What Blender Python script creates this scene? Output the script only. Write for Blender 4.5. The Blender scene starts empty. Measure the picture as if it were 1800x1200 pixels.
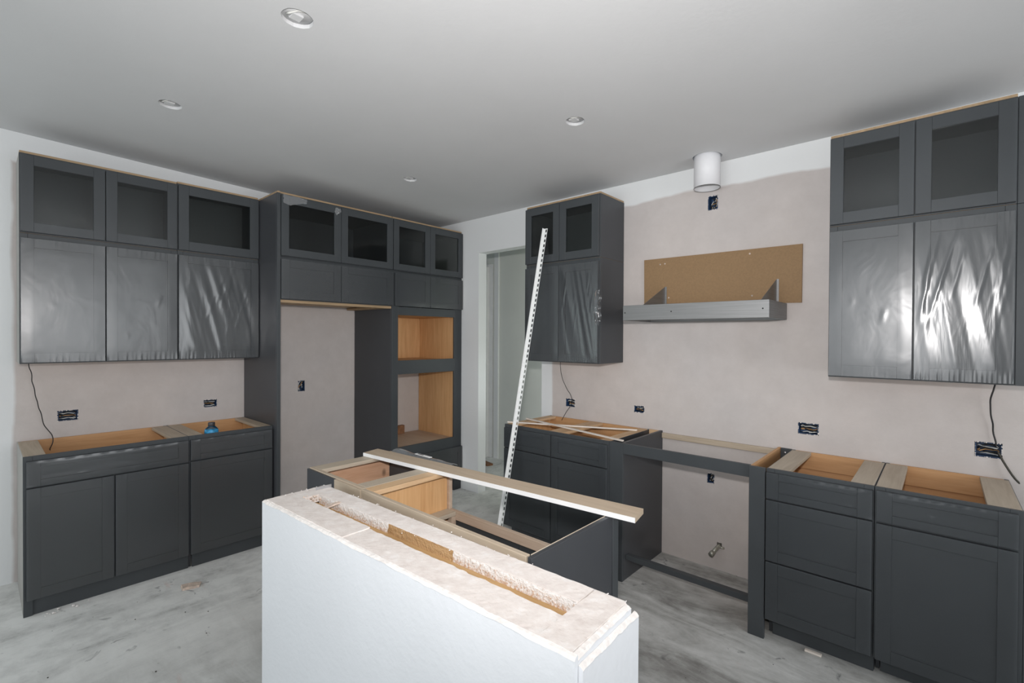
import bpy, bmesh, math, random
from mathutils import Vector, Matrix, noise
random.seed(7)
S = bpy.context.scene
COL = S.collection
PI = math.pi

# ------------------------------------------------------------------ camera, light, exposure
CAM = Vector((4.2533, -3.2661, 1.5297))
yaw, pit, rol = math.radians(41.9314), math.radians(-0.488), math.radians(0.3082)
fw = Vector((-math.sin(yaw)*math.cos(pit), math.cos(yaw)*math.cos(pit), math.sin(pit)))
rt = Vector((math.cos(yaw), math.sin(yaw), 0)); up = rt.cross(fw)
r2 = rt*math.cos(rol)+up*math.sin(rol); u2 = -rt*math.sin(rol)+up*math.cos(rol)
cd = bpy.data.cameras.new('camera'); cam = bpy.data.objects.new('camera', cd); COL.objects.link(cam)
cd.sensor_width = 36; cd.lens = 842.166/1800*36; cd.clip_start = .05
M = Matrix((r2, u2, -fw)).transposed().to_4x4(); M.translation = CAM
cam.matrix_world = M
S.camera = cam

W = bpy.data.worlds.new('world'); S.world = W; W.use_nodes = True
W.node_tree.nodes['Background'].inputs[0].default_value = (.75, .85, 1, 1)
W.node_tree.nodes['Background'].inputs[1].default_value = .3

def area_light(name, loc, direction, sx, sy, power, color=(1, 1, 1), shape='RECTANGLE'):
    l = bpy.data.lights.new(name, 'AREA'); l.shape = shape; l.size = sx; l.size_y = sy
    l.energy = power; l.color = color
    o = bpy.data.objects.new(name, l); COL.objects.link(o); o.location = loc
    o.rotation_euler = Vector(direction).to_track_quat('-Z', 'Y').to_euler()
    return o
# the photographer's flash just above the lens; daylight through the windows behind the camera; added fill lamps
fl = bpy.data.lights.new('camera_flash', 'SPOT'); fl.energy = 205; fl.shadow_soft_size = .04; fl.color = (1, .97, .96)
fl.spot_size = math.radians(134); fl.spot_blend = 1.0      # zoomed flash head tilted a little up
flo = bpy.data.objects.new('camera_flash', fl); COL.objects.link(flo); flo.location = CAM + Vector((-.02, -.02, .19))
flo.rotation_euler = (fw + Vector((0, 0, math.tan(math.radians(14))))).to_track_quat('-Z', 'Y').to_euler()
bl = bpy.data.lights.new('ceiling_bounce_fill', 'SPOT'); bl.energy = 70; bl.shadow_soft_size = .05; bl.color = (1, .98, .96)
bl.spot_size = math.radians(120); bl.spot_blend = .8       # unseen lamp added to bounce off the ceiling onto level surfaces
blo = bpy.data.objects.new('ceiling_bounce_fill', bl); COL.objects.link(blo); blo.location = CAM + Vector((.25, -.30, .05))
blo.rotation_euler = (Vector((0, 0, 1)) - fw*.25).to_track_quat('-Z', 'Y').to_euler()
area_light('daylight_rear_window', (3.2, -6.9, 1.45), (0, 1, .05), 3.2, 2.0, 62, (.95, .98, 1))
area_light('daylight_left_window', (.12, -5.6, 1.5), (1, .25, 0), 1.8, 1.6, 16, (.86, 1, .97))
area_light('right_side_fill', (7.4, -2.0, 1.5), (-1, 0, .1), 2.2, 1.8, 64, (.95, .98, 1))  # unseen light added at the right to brighten the alcove and left wall
area_light('hall_fill', (2.5, .62, 1.35), (-1, .25, 0), .6, .8, 8, (.92, 1, .92))  # unseen lamp added inside the hall to give it greenish light

S.view_settings.view_transform = 'Standard'; S.view_settings.look = 'None'
S.view_settings.exposure = 0; S.view_settings.gamma = 1; S.view_settings.use_curve_mapping = False

# ------------------------------------------------------------------ materials
class NT:
    def __init__(s, name):
        s.m = bpy.data.materials.new(name); s.m.use_nodes = True
        s.t = s.m.node_tree; s.t.nodes.clear()
        s.out = s.n('ShaderNodeOutputMaterial')
    def n(s, typ, **kw):
        nd = s.t.nodes.new(typ)
        for k, v in kw.items():
            if k.startswith('i_'):
                key = k[2:]; key = int(key) if key.isdigit() else key.replace('_', ' ')
                nd.inputs[key].default_value = v
            else: setattr(nd, k, v)
        return nd
    def l(s, a, b): s.t.links.new(a, b)
    def ramp(s, fac, stops):
        r = s.n('ShaderNodeValToRGB'); e = r.color_ramp.elements
        while len(e) > 1: e.remove(e[-1])
        e[0].position, e[0].color = stops[0][0], c4(stops[0][1])
        for p, c in stops[1:]:
            x = e.new(p); x.color = c4(c)
        s.l(fac, r.inputs[0]); return r.outputs[0]
    def noise(s, vec, scale, detail=4, rough=.55, dist=0):
        nd = s.n('ShaderNodeTexNoise'); nd.inputs['Scale'].default_value = scale
        nd.inputs['Detail'].default_value = detail; nd.inputs['Roughness'].default_value = rough
        nd.inputs['Distortion'].default_value = dist
        if vec: s.l(vec, nd.inputs['Vector'])
        return nd.outputs['Fac']
    def coord(s, scale=(1, 1, 1), rot=(0, 0, 0), kind='Position'):
        if kind == 'Position': o = s.n('ShaderNodeNewGeometry').outputs['Position']
        else: o = s.n('ShaderNodeTexCoord').outputs[kind]
        mp = s.n('ShaderNodeMapping'); mp.inputs['Scale'].default_value = scale; mp.inputs['Rotation'].default_value = rot
        s.l(o, mp.inputs[0]); return mp.outputs[0]
    def mix(s, fac, a, b, typ='MIX'):
        nd = s.n('ShaderNodeMix', data_type='RGBA', blend_type=typ)
        for sock, v in ((nd.inputs[0], fac), (nd.inputs[6], a), (nd.inputs[7], b)):
            if hasattr(v, 'node'): s.l(v, sock)
            elif isinstance(v, (int, float)): sock.default_value = v
            else: sock.default_value = c4(v)
        return nd.outputs[2]
    def math(s, op, a, b=0, clamp=False):
        nd = s.n('ShaderNodeMath', operation=op); nd.use_clamp = clamp
        for i, v in enumerate((a, b)):
            if hasattr(v, 'node'): s.l(v, nd.inputs[i])
            else: nd.inputs[i].default_value = v
        return nd.outputs[0]
    def bump(s, h, strength, dist=.01):
        b = s.n('ShaderNodeBump'); b.inputs['Strength'].default_value = strength; b.inputs['Distance'].default_value = dist
        s.l(h, b.inputs['Height']); return b.outputs[0]
    def principled(s, color, rough=.5, metallic=0, normal=None, spec=.5, **kw):
        p = s.n('ShaderNodeBsdfPrincipled')
        for key, v in (('Base Color', color), ('Roughness', rough), ('Metallic', metallic), ('Specular IOR Level', spec)):
            if hasattr(v, 'node'): s.l(v, p.inputs[key])
            else: p.inputs[key].default_value = c4(v) if key == 'Base Color' else v
        if normal: s.l(normal, p.inputs['Normal'])
        for k, v in kw.items(): p.inputs[k.replace('_', ' ')].default_value = v
        s.l(p.outputs[0], s.out.inputs[0]); return p
def c4(c): return (c[0], c[1], c[2], 1)
def srgb(r, g, b):
    f = lambda v: (v/255/12.92 if v/255 <= .04045 else ((v/255+.055)/1.055)**2.4)
    return (f(r), f(g), f(b))

MAT = {}
def simple(name, color, rough=.5, metallic=0, var=.12, scale=12, bump=.0, bscale=120, spec=.5):
    t = NT(name); v = t.coord()
    n = t.noise(v, scale, 3)
    dark = tuple(x*(1-var) for x in color); lite = tuple(min(1, x*(1+var)) for x in color)
    col = t.ramp(n, [(.3, dark), (.7, lite)])
    nm = t.bump(t.noise(v, bscale, 3), bump, .004) if bump else None
    t.principled(col, rough, metallic, nm, spec); MAT[name] = t.m; return t.m

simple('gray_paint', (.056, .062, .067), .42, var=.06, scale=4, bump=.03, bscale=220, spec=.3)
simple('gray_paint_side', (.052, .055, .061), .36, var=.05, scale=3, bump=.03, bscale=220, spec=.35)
simple('raw_side', (.36, .35, .33), .6, var=.06)
simple('white_trim', (.80, .80, .80), .4, var=.03)
simple('white_pipe', (.76, .76, .78), .55, var=.02)
simple('blue_box', (.02, .055, .13), .45, var=.3, scale=30)
simple('black_plastic', (.012, .012, .013), .5)
simple('wire_copper', (.45, .25, .1), .4)
simple('wire_white', (.65, .65, .62), .45)
simple('metal_pipe', (.42, .42, .37), .4, 0.6, var=.25, scale=60)
simple('bottle_cap', (.05, .05, .055), .4)
simple('bottle_label', (.05, .36, .68), .35, var=.5, scale=45)
simple('hinge_metal', (.05, .045, .035), .45, .3)
simple('screw_steel', (.6, .6, .62), .3, .8)
simple('brown_block', (.24, .115, .055), .7, var=.25, scale=25)
simple('mdf', (.28, .175, .088), .75, var=.07, scale=90, bump=.05, bscale=400)
simple('gypsum', (.78, .74, .71), .95, var=.10, scale=60, bump=.3, bscale=90)
simple('door_white', (.62, .65, .62), .45, var=.03)
simple('plaster_chip', (.62, .5, .42), .9, var=.25, scale=40, bump=.5)
simple('bar_white', (.82, .83, .82), .4, var=.04, scale=30)

def wood(name, a, b, axis, rough=.55, scale=1., knots=False):
    # axis: world direction of the grain
    t = NT(name); sc = [14*scale]*3; sc[axis] = 1.1*scale
    v = t.coord(tuple(sc)); n = t.noise(v, 2.6, 5, .6, .6)
    sc2 = [120*scale]*3; sc2[axis] = 3*scale
    n2 = t.noise(t.coord(tuple(sc2)), 1.5, 2)
    f = t.math('ADD', t.math('MULTIPLY', n, .75), t.math('MULTIPLY', n2, .25))
    col = t.ramp(f, [(.33, a), (.66, b)])
    if knots:
        vo = t.n('ShaderNodeTexVoronoi'); vo.inputs['Scale'].default_value = 4.2
        t.l(t.coord((1, 1.6, 1)), vo.inputs['Vector'])
        k = t.ramp(vo.outputs['Distance'], [(.05, (0, 0, 0)), (.13, (1, 1, 1))])
        col = t.mix(t.math('SUBTRACT', 1, k), col, tuple(x*.3 for x in a))
    t.principled(col, rough, 0, t.bump(n2, .06, .002), .35); MAT[name] = t.m
wood('birch_vertical', (.60, .33, .145), (.74, .46, .23), 2)
wood('birch_along_x', (.52, .33, .18), (.70, .49, .30), 0)
wood('birch_along_y', (.52, .33, .18), (.70, .49, .30), 1)
wood('birch_pale_y', (.42, .35, .27), (.52, .45, .36), 1)
wood('birch_pale_x', (.42, .34, .25), (.54, .45, .35), 0)
wood('birch_dusty', (.47, .35, .26), (.58, .46, .36), 0)
wood('birch_deep_y', (.50, .27, .12), (.62, .36, .18), 1)
wood('birch_deep_x', (.50, .27, .12), (.62, .36, .18), 0)
wood('pine_knotty', (.58, .34, .21), (.72, .46, .31), 1, knots=True)
wood('board_tan', (.46, .36, .26), (.56, .45, .34), 0)
wood('stud_tan', (.36, .21, .08), (.58, .38, .19), 0, .7)
wood('cabinet_edge', (.30, .21, .12), (.44, .31, .19), 1)
wood('strip_white_wood', (.70, .62, .54), (.80, .74, .68), 0)

# painted / bare drywall: white paint outside a wobbly border, bare pinkish board inside it
def drywall(name, kind):
    t = NT(name); g = t.n('ShaderNodeNewGeometry'); sp = t.n('ShaderNodeSeparateXYZ'); t.l(g.outputs['Position'], sp.inputs[0])
    v = t.coord(); wob = t.math('MULTIPLY', t.math('SUBTRACT', t.noise(v, 2.2, 3), .5), .09)
    big = t.noise(v, 1.1, 2)
    if kind == 'right':
        a = t.math('SUBTRACT', 1.785, t.math('ADD', sp.outputs[0], t.math('MULTIPLY', wob, .5)))
        b = t.math('SUBTRACT', t.math('ADD', sp.outputs[2], wob), 2.535)
    else:
        a = t.math('SUBTRACT', -3.125, t.math('ADD', sp.outputs[1], t.math('MULTIPLY', wob, .6)))
        b = t.math('SUBTRACT', t.math('ADD', sp.outputs[2], wob), 2.60)
    m = t.math('MAXIMUM', a, b)
    mask = t.math('MULTIPLY', t.math('ADD', m, .008), 60, True)
    board = t.ramp(t.noise(v, 7, 5, .7), [(.25, (.545, .495, .468)), (.75, (.615, .562, .535))])
    seam = t.ramp(big, [(.4, (1, 1, 1)), (.62, (.95, .97, .99))])
    board = t.mix(1., board, seam, 'MULTIPLY')
    col = t.mix(mask, board, (.76, .775, .78))
    rough = t.math('SUBTRACT', .92, t.math('MULTIPLY', mask, .3))
    h = t.math('ADD', t.noise(v, 55, 3), t.math('MULTIPLY', mask, .12))
    t.principled(col, rough, 0, t.bump(h, .18, .004), .3); MAT[name] = t.m
drywall('drywall_right', 'right'); drywall('drywall_left', 'left')
simple('wall_white', (.78, .79, .79), .65, var=.02, scale=3, bump=.2, bscale=55)
simple('wall_white_textured', (.74, .76, .79), .6, var=.02, scale=3, bump=.35, bscale=38)
simple('ceiling_white', (.645, .65, .655), .8, var=.02, scale=2, bump=.12, bscale=45)
simple('hall_paint', (.68, .70, .66), .7, var=.02, scale=3)

def torn_paper():
    t = NT('torn_paper'); v = t.coord()
    n = t.noise(v, 22, 5, .65); n2 = t.noise(t.coord((1, 3, 1)), 70, 3)
    col = t.ramp(n, [(.3, (.70, .63, .59)), (.55, (.79, .73, .69)), (.75, (.86, .83, .81))])
    col = t.mix(t.math('MULTIPLY', t.math('SUBTRACT', n2, .58, True), 1.4), col, (.42, .3, .22))
    t.principled(col, .95, 0, t.bump(t.noise(v, 60, 4), .2, .004), .2); MAT['torn_paper'] = t.m
    t = NT('torn_core'); v = t.coord()   # gypsum with brown paper fuzz lower down and a bare wooden stretch
    g = t.n('ShaderNodeNewGeometry'); sp = t.n('ShaderNodeSeparateXYZ'); t.l(g.outputs['Position'], sp.inputs[0])
    fz = t.noise(v, 130, 3, .7)
    k = t.math('ADD', t.math('MULTIPLY', t.math('SUBTRACT', .862, sp.outputs[2]), 26), t.math('MULTIPLY', t.math('SUBTRACT', fz, .5), 4.2))
    k = t.math('ADD', k, 0, True)
    x = sp.outputs[0]
    bare = t.math('MULTIPLY', t.math('GREATER_THAN', t.math('ADD', x, t.math('MULTIPLY', t.noise(v, 40), .03)), 2.83),
                  t.math('LESS_THAN', t.math('ADD', x, t.math('MULTIPLY', t.noise(v, 60), .03)), 3.16))
    brown = t.ramp(t.noise(t.coord((3, 40, 40)), 2, 4), [(.3, (.36, .21, .09)), (.7, (.56, .37, .20))])
    col = t.mix(k, (.80, .77, .75), (.56, .36, .24))
    col = t.mix(bare, col, brown)
    t.principled(col, .95, 0, t.bump(fz, .7, .01), .2); MAT['torn_core'] = t.m
torn_paper()

def concrete():
    t = NT('concrete'); v = t.coord(); vs = t.coord((1, 3.2, 1), (0, 0, math.radians(-25)))
    n = t.noise(vs, 1.6, 7, .68, .7); n2 = t.noise(v, 9, 6, .7); n3 = t.noise(v, 55, 4, .7)
    f = t.math('ADD', t.math('MULTIPLY', n, .72), t.math('MULTIPLY', n2, .28))
    base = t.ramp(f, [(.30, (.17, .165, .155)), (.42, (.32, .315, .30)), (.52, (.47, .47, .455)), (.68, (.68, .68, .665))])
    g = t.n('ShaderNodeNewGeometry'); sp = t.n('ShaderNodeSeparateXYZ'); t.l(g.outputs['Position'], sp.inputs[0])
    # plaster dusting whitens the left floor; daylight there is painted into it too
    dust_daylight = t.math('MULTIPLY', t.math('SUBTRACT', 3.1, t.math('ADD', sp.outputs[0], t.math('MULTIPLY', n2, 1.2))), .8, True)
    nd = t.noise(t.coord((2.6, .8, 1), (0, 0, math.radians(12))), 1.9, 7, .66, .5)
    dcol = t.ramp(t.math('ADD', t.math('MULTIPLY', nd, .6), t.math('MULTIPLY', n2, .4)), [(.33, (.40, .40, .385)), (.43, (.66, .66, .645)), (.56, (.84, .84, .82))])
    base = t.mix(t.math('MULTIPLY', dust_daylight, .85), base, dcol)
    sp_ = t.noise(v, 7.5, 3, .6, 1.5)
    spots = t.math('MULTIPLY', t.math('SUBTRACT', sp_, .655), 9, True)
    base = t.mix(t.math('MULTIPLY', spots, .75), base, (.05, .055, .06))
    pink = t.math('MULTIPLY', t.math('SUBTRACT', t.noise(vs, 3.1, 4, .6), .66), 6, True)
    base = t.mix(t.math('MULTIPLY', pink, .45), base, (.52, .27, .21))
    wh = t.math('MULTIPLY', t.math('SUBTRACT', n3, .70), 8, True)
    base = t.mix(t.math('MULTIPLY', wh, .5), base, (.7, .69, .67))
    t.principled(base, .75, 0, t.bump(t.math('ADD', n2, t.math('MULTIPLY', n3, .4)), .12, .01), .3); MAT['concrete'] = t.m
concrete()

def steel():
    t = NT('brushed_steel'); n = t.noise(t.coord((2, 2, 220)), 2, 3)
    t.principled(t.ramp(n, [(.3, (.23, .23, .23)), (.7, (.30, .30, .30))]), .5, .85); MAT['brushed_steel'] = t.m
steel()

def film(name, haze, rough, streak, bumpv, gain):
    t = NT(name)
    v = t.coord((7, 7, 1.3) if streak else (2.2, 2.2, 1.6), (0, 0, 0))
    h = t.noise(v, 3.0, 3, .5, .5)
    fine = t.noise(t.coord((30, 30, 5)), 2, 2, .5)
    nm = t.bump(t.math('ADD', h, t.math('MULTIPLY', fine, .06 if streak else 0)), bumpv, .02)
    tr = t.n('ShaderNodeBsdfTransparent'); tr.inputs[0].default_value = (.93, .94, .95, 1)
    gl = t.n('ShaderNodeBsdfGlossy'); gl.inputs['Roughness'].default_value = rough; gl.inputs[0].default_value = (1, 1, 1, 1)
    t.l(nm, gl.inputs['Normal'])
    df = t.n('ShaderNodeBsdfDiffuse'); df.inputs[0].default_value = (.8, .82, .84, 1)
    lw = t.n('ShaderNodeFresnel'); lw.inputs[0].default_value = 1.42; t.l(nm, lw.inputs['Normal'])
    m1 = t.n('ShaderNodeMixShader'); t.l(t.math('MULTIPLY', lw.outputs[0], gain, True), m1.inputs[0]); t.l(tr.outputs[0], m1.inputs[1]); t.l(gl.outputs[0], m1.inputs[2])
    m2 = t.n('ShaderNodeMixShader'); m2.inputs[0].default_value = haze; t.l(m1.outputs[0], m2.inputs[1]); t.l(df.outputs[0], m2.inputs[2])
    t.l(m2.outputs[0], t.out.inputs[0]); MAT[name] = t.m
film('film_taut', .022, .26, False, .10, 1.6)
film('film_clear', .008, .22, False, .08, .55)
film('plastic_haze', .16, .15, False, .05, 1.5)
film('film_wrinkled', .022, .20, True, .06, 1.9)
def glass(name, tint, rough, refl=1.):
    t = NT(name)
    tr = t.n('ShaderNodeBsdfTransparent'); tr.inputs[0].default_value = c4(tint)
    gl = t.n('ShaderNodeBsdfGlossy'); gl.inputs['Roughness'].default_value = rough
    lw = t.n('ShaderNodeFresnel'); lw.inputs[0].default_value = 1.45
    m1 = t.n('ShaderNodeMixShader'); t.l(t.math('MULTIPLY', lw.outputs[0], refl, True), m1.inputs[0]); t.l(tr.outputs[0], m1.inputs[1]); t.l(gl.outputs[0], m1.inputs[2])
    t.l(m1.outputs[0], t.out.inputs[0]); MAT[name] = t.m
glass('cabinet_glass', (.82, .84, .83), .10, .55)
glass('clear_plastic', (.86, .87, .86), .12)

# ------------------------------------------------------------------ helpers
LEFT = lambda u, d, z: Vector((d, u, z))      # run on the left wall: u along +y, d out from the wall
RIGHT = lambda u, d, z: Vector((u, -d, z))    # run on the hood wall: u along +x
XYZ = lambda x, y, z: Vector((x, y, z))

class B:
    """collects shapes, then links them as one mesh object"""
    def __init__(s): s.bm = bmesh.new()
    def box(s, u0, u1, d0, d1, z0, z1, mp=XYZ, bev=.0012):
        vs = [s.bm.verts.new(mp(u, d, z)) for u in (u0, u1) for d in (d0, d1) for z in (z0, z1)]
        fs = [s.bm.faces.new([vs[i] for i in q]) for q in ((0, 1, 3, 2), (4, 6, 7, 5), (0, 4, 5, 1), (2, 3, 7, 6), (0, 2, 6, 4), (1, 5, 7, 3))]
        bmesh.ops.recalc_face_normals(s.bm, faces=fs)
        if bev:
            es = list({e for f in fs for e in f.edges})
            bmesh.ops.bevel(s.bm, geom=es, offset=bev, segments=1, affect='EDGES')
        return s
    def prism(s, pts, vec):
        a = [s.bm.verts.new(p) for p in pts]; b = [s.bm.verts.new(Vector(p)+Vector(vec)) for p in pts]
        n = len(pts); fs = [s.bm.faces.new(a), s.bm.faces.new(b[::-1])]
        for i in range(n): fs.append(s.bm.faces.new((a[i], a[(i+1) % n], b[(i+1) % n], b[i])))
        bmesh.ops.recalc_face_normals(s.bm, faces=fs); return s
    def tube(s, pts, r, n=8, caps=True):
        pts = [Vector(p) for p in pts]; rings = []
        ref = None
        for i, p in enumerate(pts):
            d = (pts[min(i+1, len(pts)-1)]-pts[max(i-1, 0)]).normalized()
            a = ref if ref else d.orthogonal()
            a = (a-d*a.dot(d)).normalized(); ref = a; b = d.cross(a)
            rr = r[i] if isinstance(r, (list, tuple)) else r
            rings.append([s.bm.verts.new(p+(a*math.cos(2*PI*k/n)+b*math.sin(2*PI*k/n))*rr) for k in range(n)])
        fs = []
        for q0, q1 in zip(rings, rings[1:]):
            for k in range(n): fs.append(s.bm.faces.new((q0[k], q0[(k+1) % n], q1[(k+1) % n], q1[k])))
        if caps: fs += [s.bm.faces.new(rings[0]), s.bm.faces.new(rings[-1][::-1])]
        for f in fs: f.smooth = True
        bmesh.ops.recalc_face_normals(s.bm, faces=fs); return s
    def lathe(s, c, prof, n=20):
        return s.tube([(c[0], c[1], c[2]+z) for r, z in prof], [r for r, z in prof], n)
    def grid(s, nu, nv, fn, smooth=True):
        vs = [[s.bm.verts.new(fn(i/nu, j/nv)) for j in range(nv+1)] for i in range(nu+1)]
        for i in range(nu):
            for j in range(nv):
                f = s.bm.faces.new((vs[i][j], vs[i+1][j], vs[i+1][j+1], vs[i][j+1])); f.smooth = smooth
        return s
    def chip(s, c, r, flat=.6):
        res = bmesh.ops.create_icosphere(s.bm, subdivisions=1, radius=r)
        for v in res['verts']:
            k = 1+.45*noise.noise(v.co*40+Vector(c)*13)
            v.co = Vector((v.co.x*k, v.co.y*k, v.co.z*k*flat))+Vector(c)
        return s
    def build(s, name, mat, parent=None, loc=None):
        me = bpy.data.meshes.new(name); off = Vector((0, 0, 0))
        if parent is not None:
            p = parent
            while p is not None: off += p.location; p = p.parent
        elif loc is not None: off = Vector(loc)
        bmesh.ops.translate(s.bm, verts=s.bm.verts, vec=-off)
        s.bm.to_mesh(me); s.bm.free()
        me.materials.append(MAT[mat])
        o = bpy.data.objects.new(name, me); COL.objects.link(o)
        if parent is not None: o.parent = parent
        elif loc is not None: o.location = loc
        return o

def tag(o, label=None, cat=None, group=None, kind=None):
    if label: o['label'] = label
    if cat: o['category'] = cat
    if group: o['group'] = group
    if kind: o['kind'] = kind
    return o
def thing(name, label, cat, loc=(0, 0, 0), group=None, kind=None):
    o = bpy.data.objects.new(name, None); COL.objects.link(o); o.location = loc; o.empty_display_size = .1
    return tag(o, label, cat, group, kind)
def part(name, mat, parent, *box, mp=XYZ, bev=.0012):
    return B().box(*box, mp=mp, bev=bev).build(name, mat, parent)

def sheet(name, mat, us, vs, holes, thick, mp, parent=None, kind='structure', rings=()):
    """flat board in (u,v) with rectangular holes; w = 0 is the room side, w = thick the far side"""
    U = sorted({us[0], us[1], *[h[0] for h in holes], *[h[1] for h in holes]})
    V = sorted({vs[0], vs[1], *[h[2] for h in holes], *[h[3] for h in holes]})
    U = [x for x in U if us[0] <= x <= us[1]]; V = [x for x in V if vs[0] <= x <= vs[1]]
    solid = lambda i, j: 0 <= i < len(U)-1 and 0 <= j < len(V)-1 and not any(
        h[0] <= (U[i]+U[i+1])/2 <= h[1] and h[2] <= (V[j]+V[j+1])/2 <= h[3] for h in holes)
    b = B(); bm = b.bm; cache = {}
    def vt(i, j, w):
        k = (i, j, w)
        if k not in cache: cache[k] = bm.verts.new(mp(U[i], V[j], w*thick))
        return cache[k]
    for i in range(len(U)-1):
        for j in range(len(V)-1):
            if not solid(i, j): continue
            bm.faces.new([vt(i, j, 0), vt(i+1, j, 0), vt(i+1, j+1, 0), vt(i, j+1, 0)])
            bm.faces.new([vt(i, j, 1), vt(i, j+1, 1), vt(i+1, j+1, 1), vt(i+1, j, 1)])
            for di, dj, e in ((-1, 0, ((i, j), (i, j+1))), (1, 0, ((i+1, j), (i+1, j+1))), (0, -1, ((i, j), (i+1, j))), (0, 1, ((i, j+1), (i+1, j+1)))):
                if not solid(i+di, j+dj):
                    (a, c), (d, f) = e
                    bm.faces.new([vt(a, c, 0), vt(d, f, 0), vt(d, f, 1), vt(a, c, 1)])
    for (cu, cv, hs, r) in rings:      # square hole filled in to a round one with a slightly ragged rim
        n = 40; sq = []; ci = []; tp = []
        for k in range(n):
            a = 2*PI*k/n; c, s_ = math.cos(a), math.sin(a); m = max(abs(c), abs(s_))
            rr = r*(1+.035*noise.noise(Vector((c*3+cu*9, s_*3, 1))))
            sq.append(bm.verts.new(mp(cu+c/m*hs, cv+s_/m*hs, 0))); ci.append(bm.verts.new(mp(cu+c*rr, cv+s_*rr, 0)))
            tp.append(bm.verts.new(mp(cu+c*rr, cv+s_*rr, .016)))
        for k in range(n):
            q = (k+1) % n
            bm.faces.new((sq[k], sq[q], ci[q], ci[k])); bm.faces.new((ci[k], ci[q], tp[q], tp[k]))
    bmesh.ops.recalc_face_normals(bm, faces=bm.faces)
    o = b.build(name, mat, parent)
    if parent is None: o['kind'] = kind
    return o

# ------------------------------------------------------------------ the setting
CH = 2.690
def CZ(y): return CH-.028*y        # the framing is a little out of level: the ceiling climbs away from the hood wall
o = B().box(-2.2, 7.6, -7.1, 2.2, -.12, 0, bev=0).build('floor', 'concrete'); o['kind'] = 'structure'

lights4 = [(2.384, -2.438), (1.172, -2.579), (2.739, -1.070), (1.249, -1.083)]
VENT = (3.118, -.135)
hl = []; rg = []
for (x, y), r in zip(lights4, (.058, .052, .052, .050)):
    hl.append((x-.09, x+.09, y-.09, y+.09)); rg.append((x, y, .09, r))
hl.append((VENT[0]-.11, VENT[0]+.11, VENT[1]-.11, VENT[1]+.11)); rg.append((VENT[0], VENT[1], .11, .088))
sheet('ceiling', 'ceiling_white', (-.12, 7.6), (-7.1, .105), hl, .1, lambda u, v, w: Vector((u, v, CZ(v)+w)), rings=rg)

# outlet openings: (centre, half width, half height)
LB = [(-2.877, 1.004, .051, .034), (-2.056, 1.003, .046, .029), (-1.341, 1.087, .031, .048)]
RB = [(1.972, .993, .046, .033), (2.588, 1.003, .042, .026), (3.670, 1.000, .053, .034), (4.424, .997, .048, .037), (3.109, 2.432, .033, .047), (3.111, .597, .024, .034)]
PIPEH = (3.170, .165, .016, .016)
sheet('wall_left', 'drywall_left', (-7.1, .105), (0, 3.0), [(c-w, c+w, z-h, z+h) for c, z, w, h in LB]+[(-6.5, -4.7, .7, 2.3)], -.12, lambda u, v, w: Vector((w, u, v)))
sheet('wall_right', 'drywall_right', (0, 7.6), (0, CH+.05),
      [(c-w, c+w, z-h, z+h) for c, z, w, h in RB+[PIPEH]]+[(.879, 1.6685, 0, 2.352)], .105, lambda u, v, w: Vector((u, w, v)))
sheet('wall_rear', 'wall_white', (-.12, 7.6), (0, 3.0), [(1.6, 4.8, .45, 2.45)], -.12, lambda u, v, w: Vector((u, -7.0+w, v)))
sheet('wall_side', 'wall_white', (-7.1, .1), (0, 3.0), [(-3.1, -.9, .6, 2.4)], .12, lambda u, v, w: Vector((7.5+w, u, v)))

# the hall behind the doorway
o = B().box(-1.6, 3.0, 1.12, 1.22, 0, 2.9, bev=0).build('wall_hall', 'hall_paint'); o['kind'] = 'structure'
o = B().box(-1.7, -1.6, .105, 1.22, 0, 2.9, bev=0).build('wall_hall_end', 'hall_paint'); o['kind'] = 'structure'
o = B().box(3.0, 3.1, .105, 1.22, 0, 2.9, bev=0).build('wall_hall_far', 'hall_paint'); o['kind'] = 'structure'
o = B().box(-1.7, 3.1, .105, 1.22, 2.72, 2.82, bev=0).build('ceiling_hall', 'hall_paint'); o['kind'] = 'structure'
d = thing('door_1', None, None, (-.2, 1.1, 0), kind='structure')
part('door_slab', 'door_white', d, -.95, -.115, 1.06, 1.10, .012, 2.40)
part('jamb', 'white_trim', d, -.112, -.072, 1.045, 1.12, 0, 2.43)
part('casing', 'white_trim', d, -.072, -.006, 1.098, 1.12, 0, 2.46)
part('head_casing', 'white_trim', d, -1.02, -.072, 1.098, 1.12, 2.40, 2.46)
for z in (2.187, 1.527, .871):
    part('hinge', 'hinge_metal', d, -.125, -.095, 1.035, 1.062, z-.05, z+.05)
t = B(); t.box(.03, .10, 1.095, 1.12, 0, 2.72)
o = t.build('trim_1', 'wall_white'); o['kind'] = 'structure'

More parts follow.
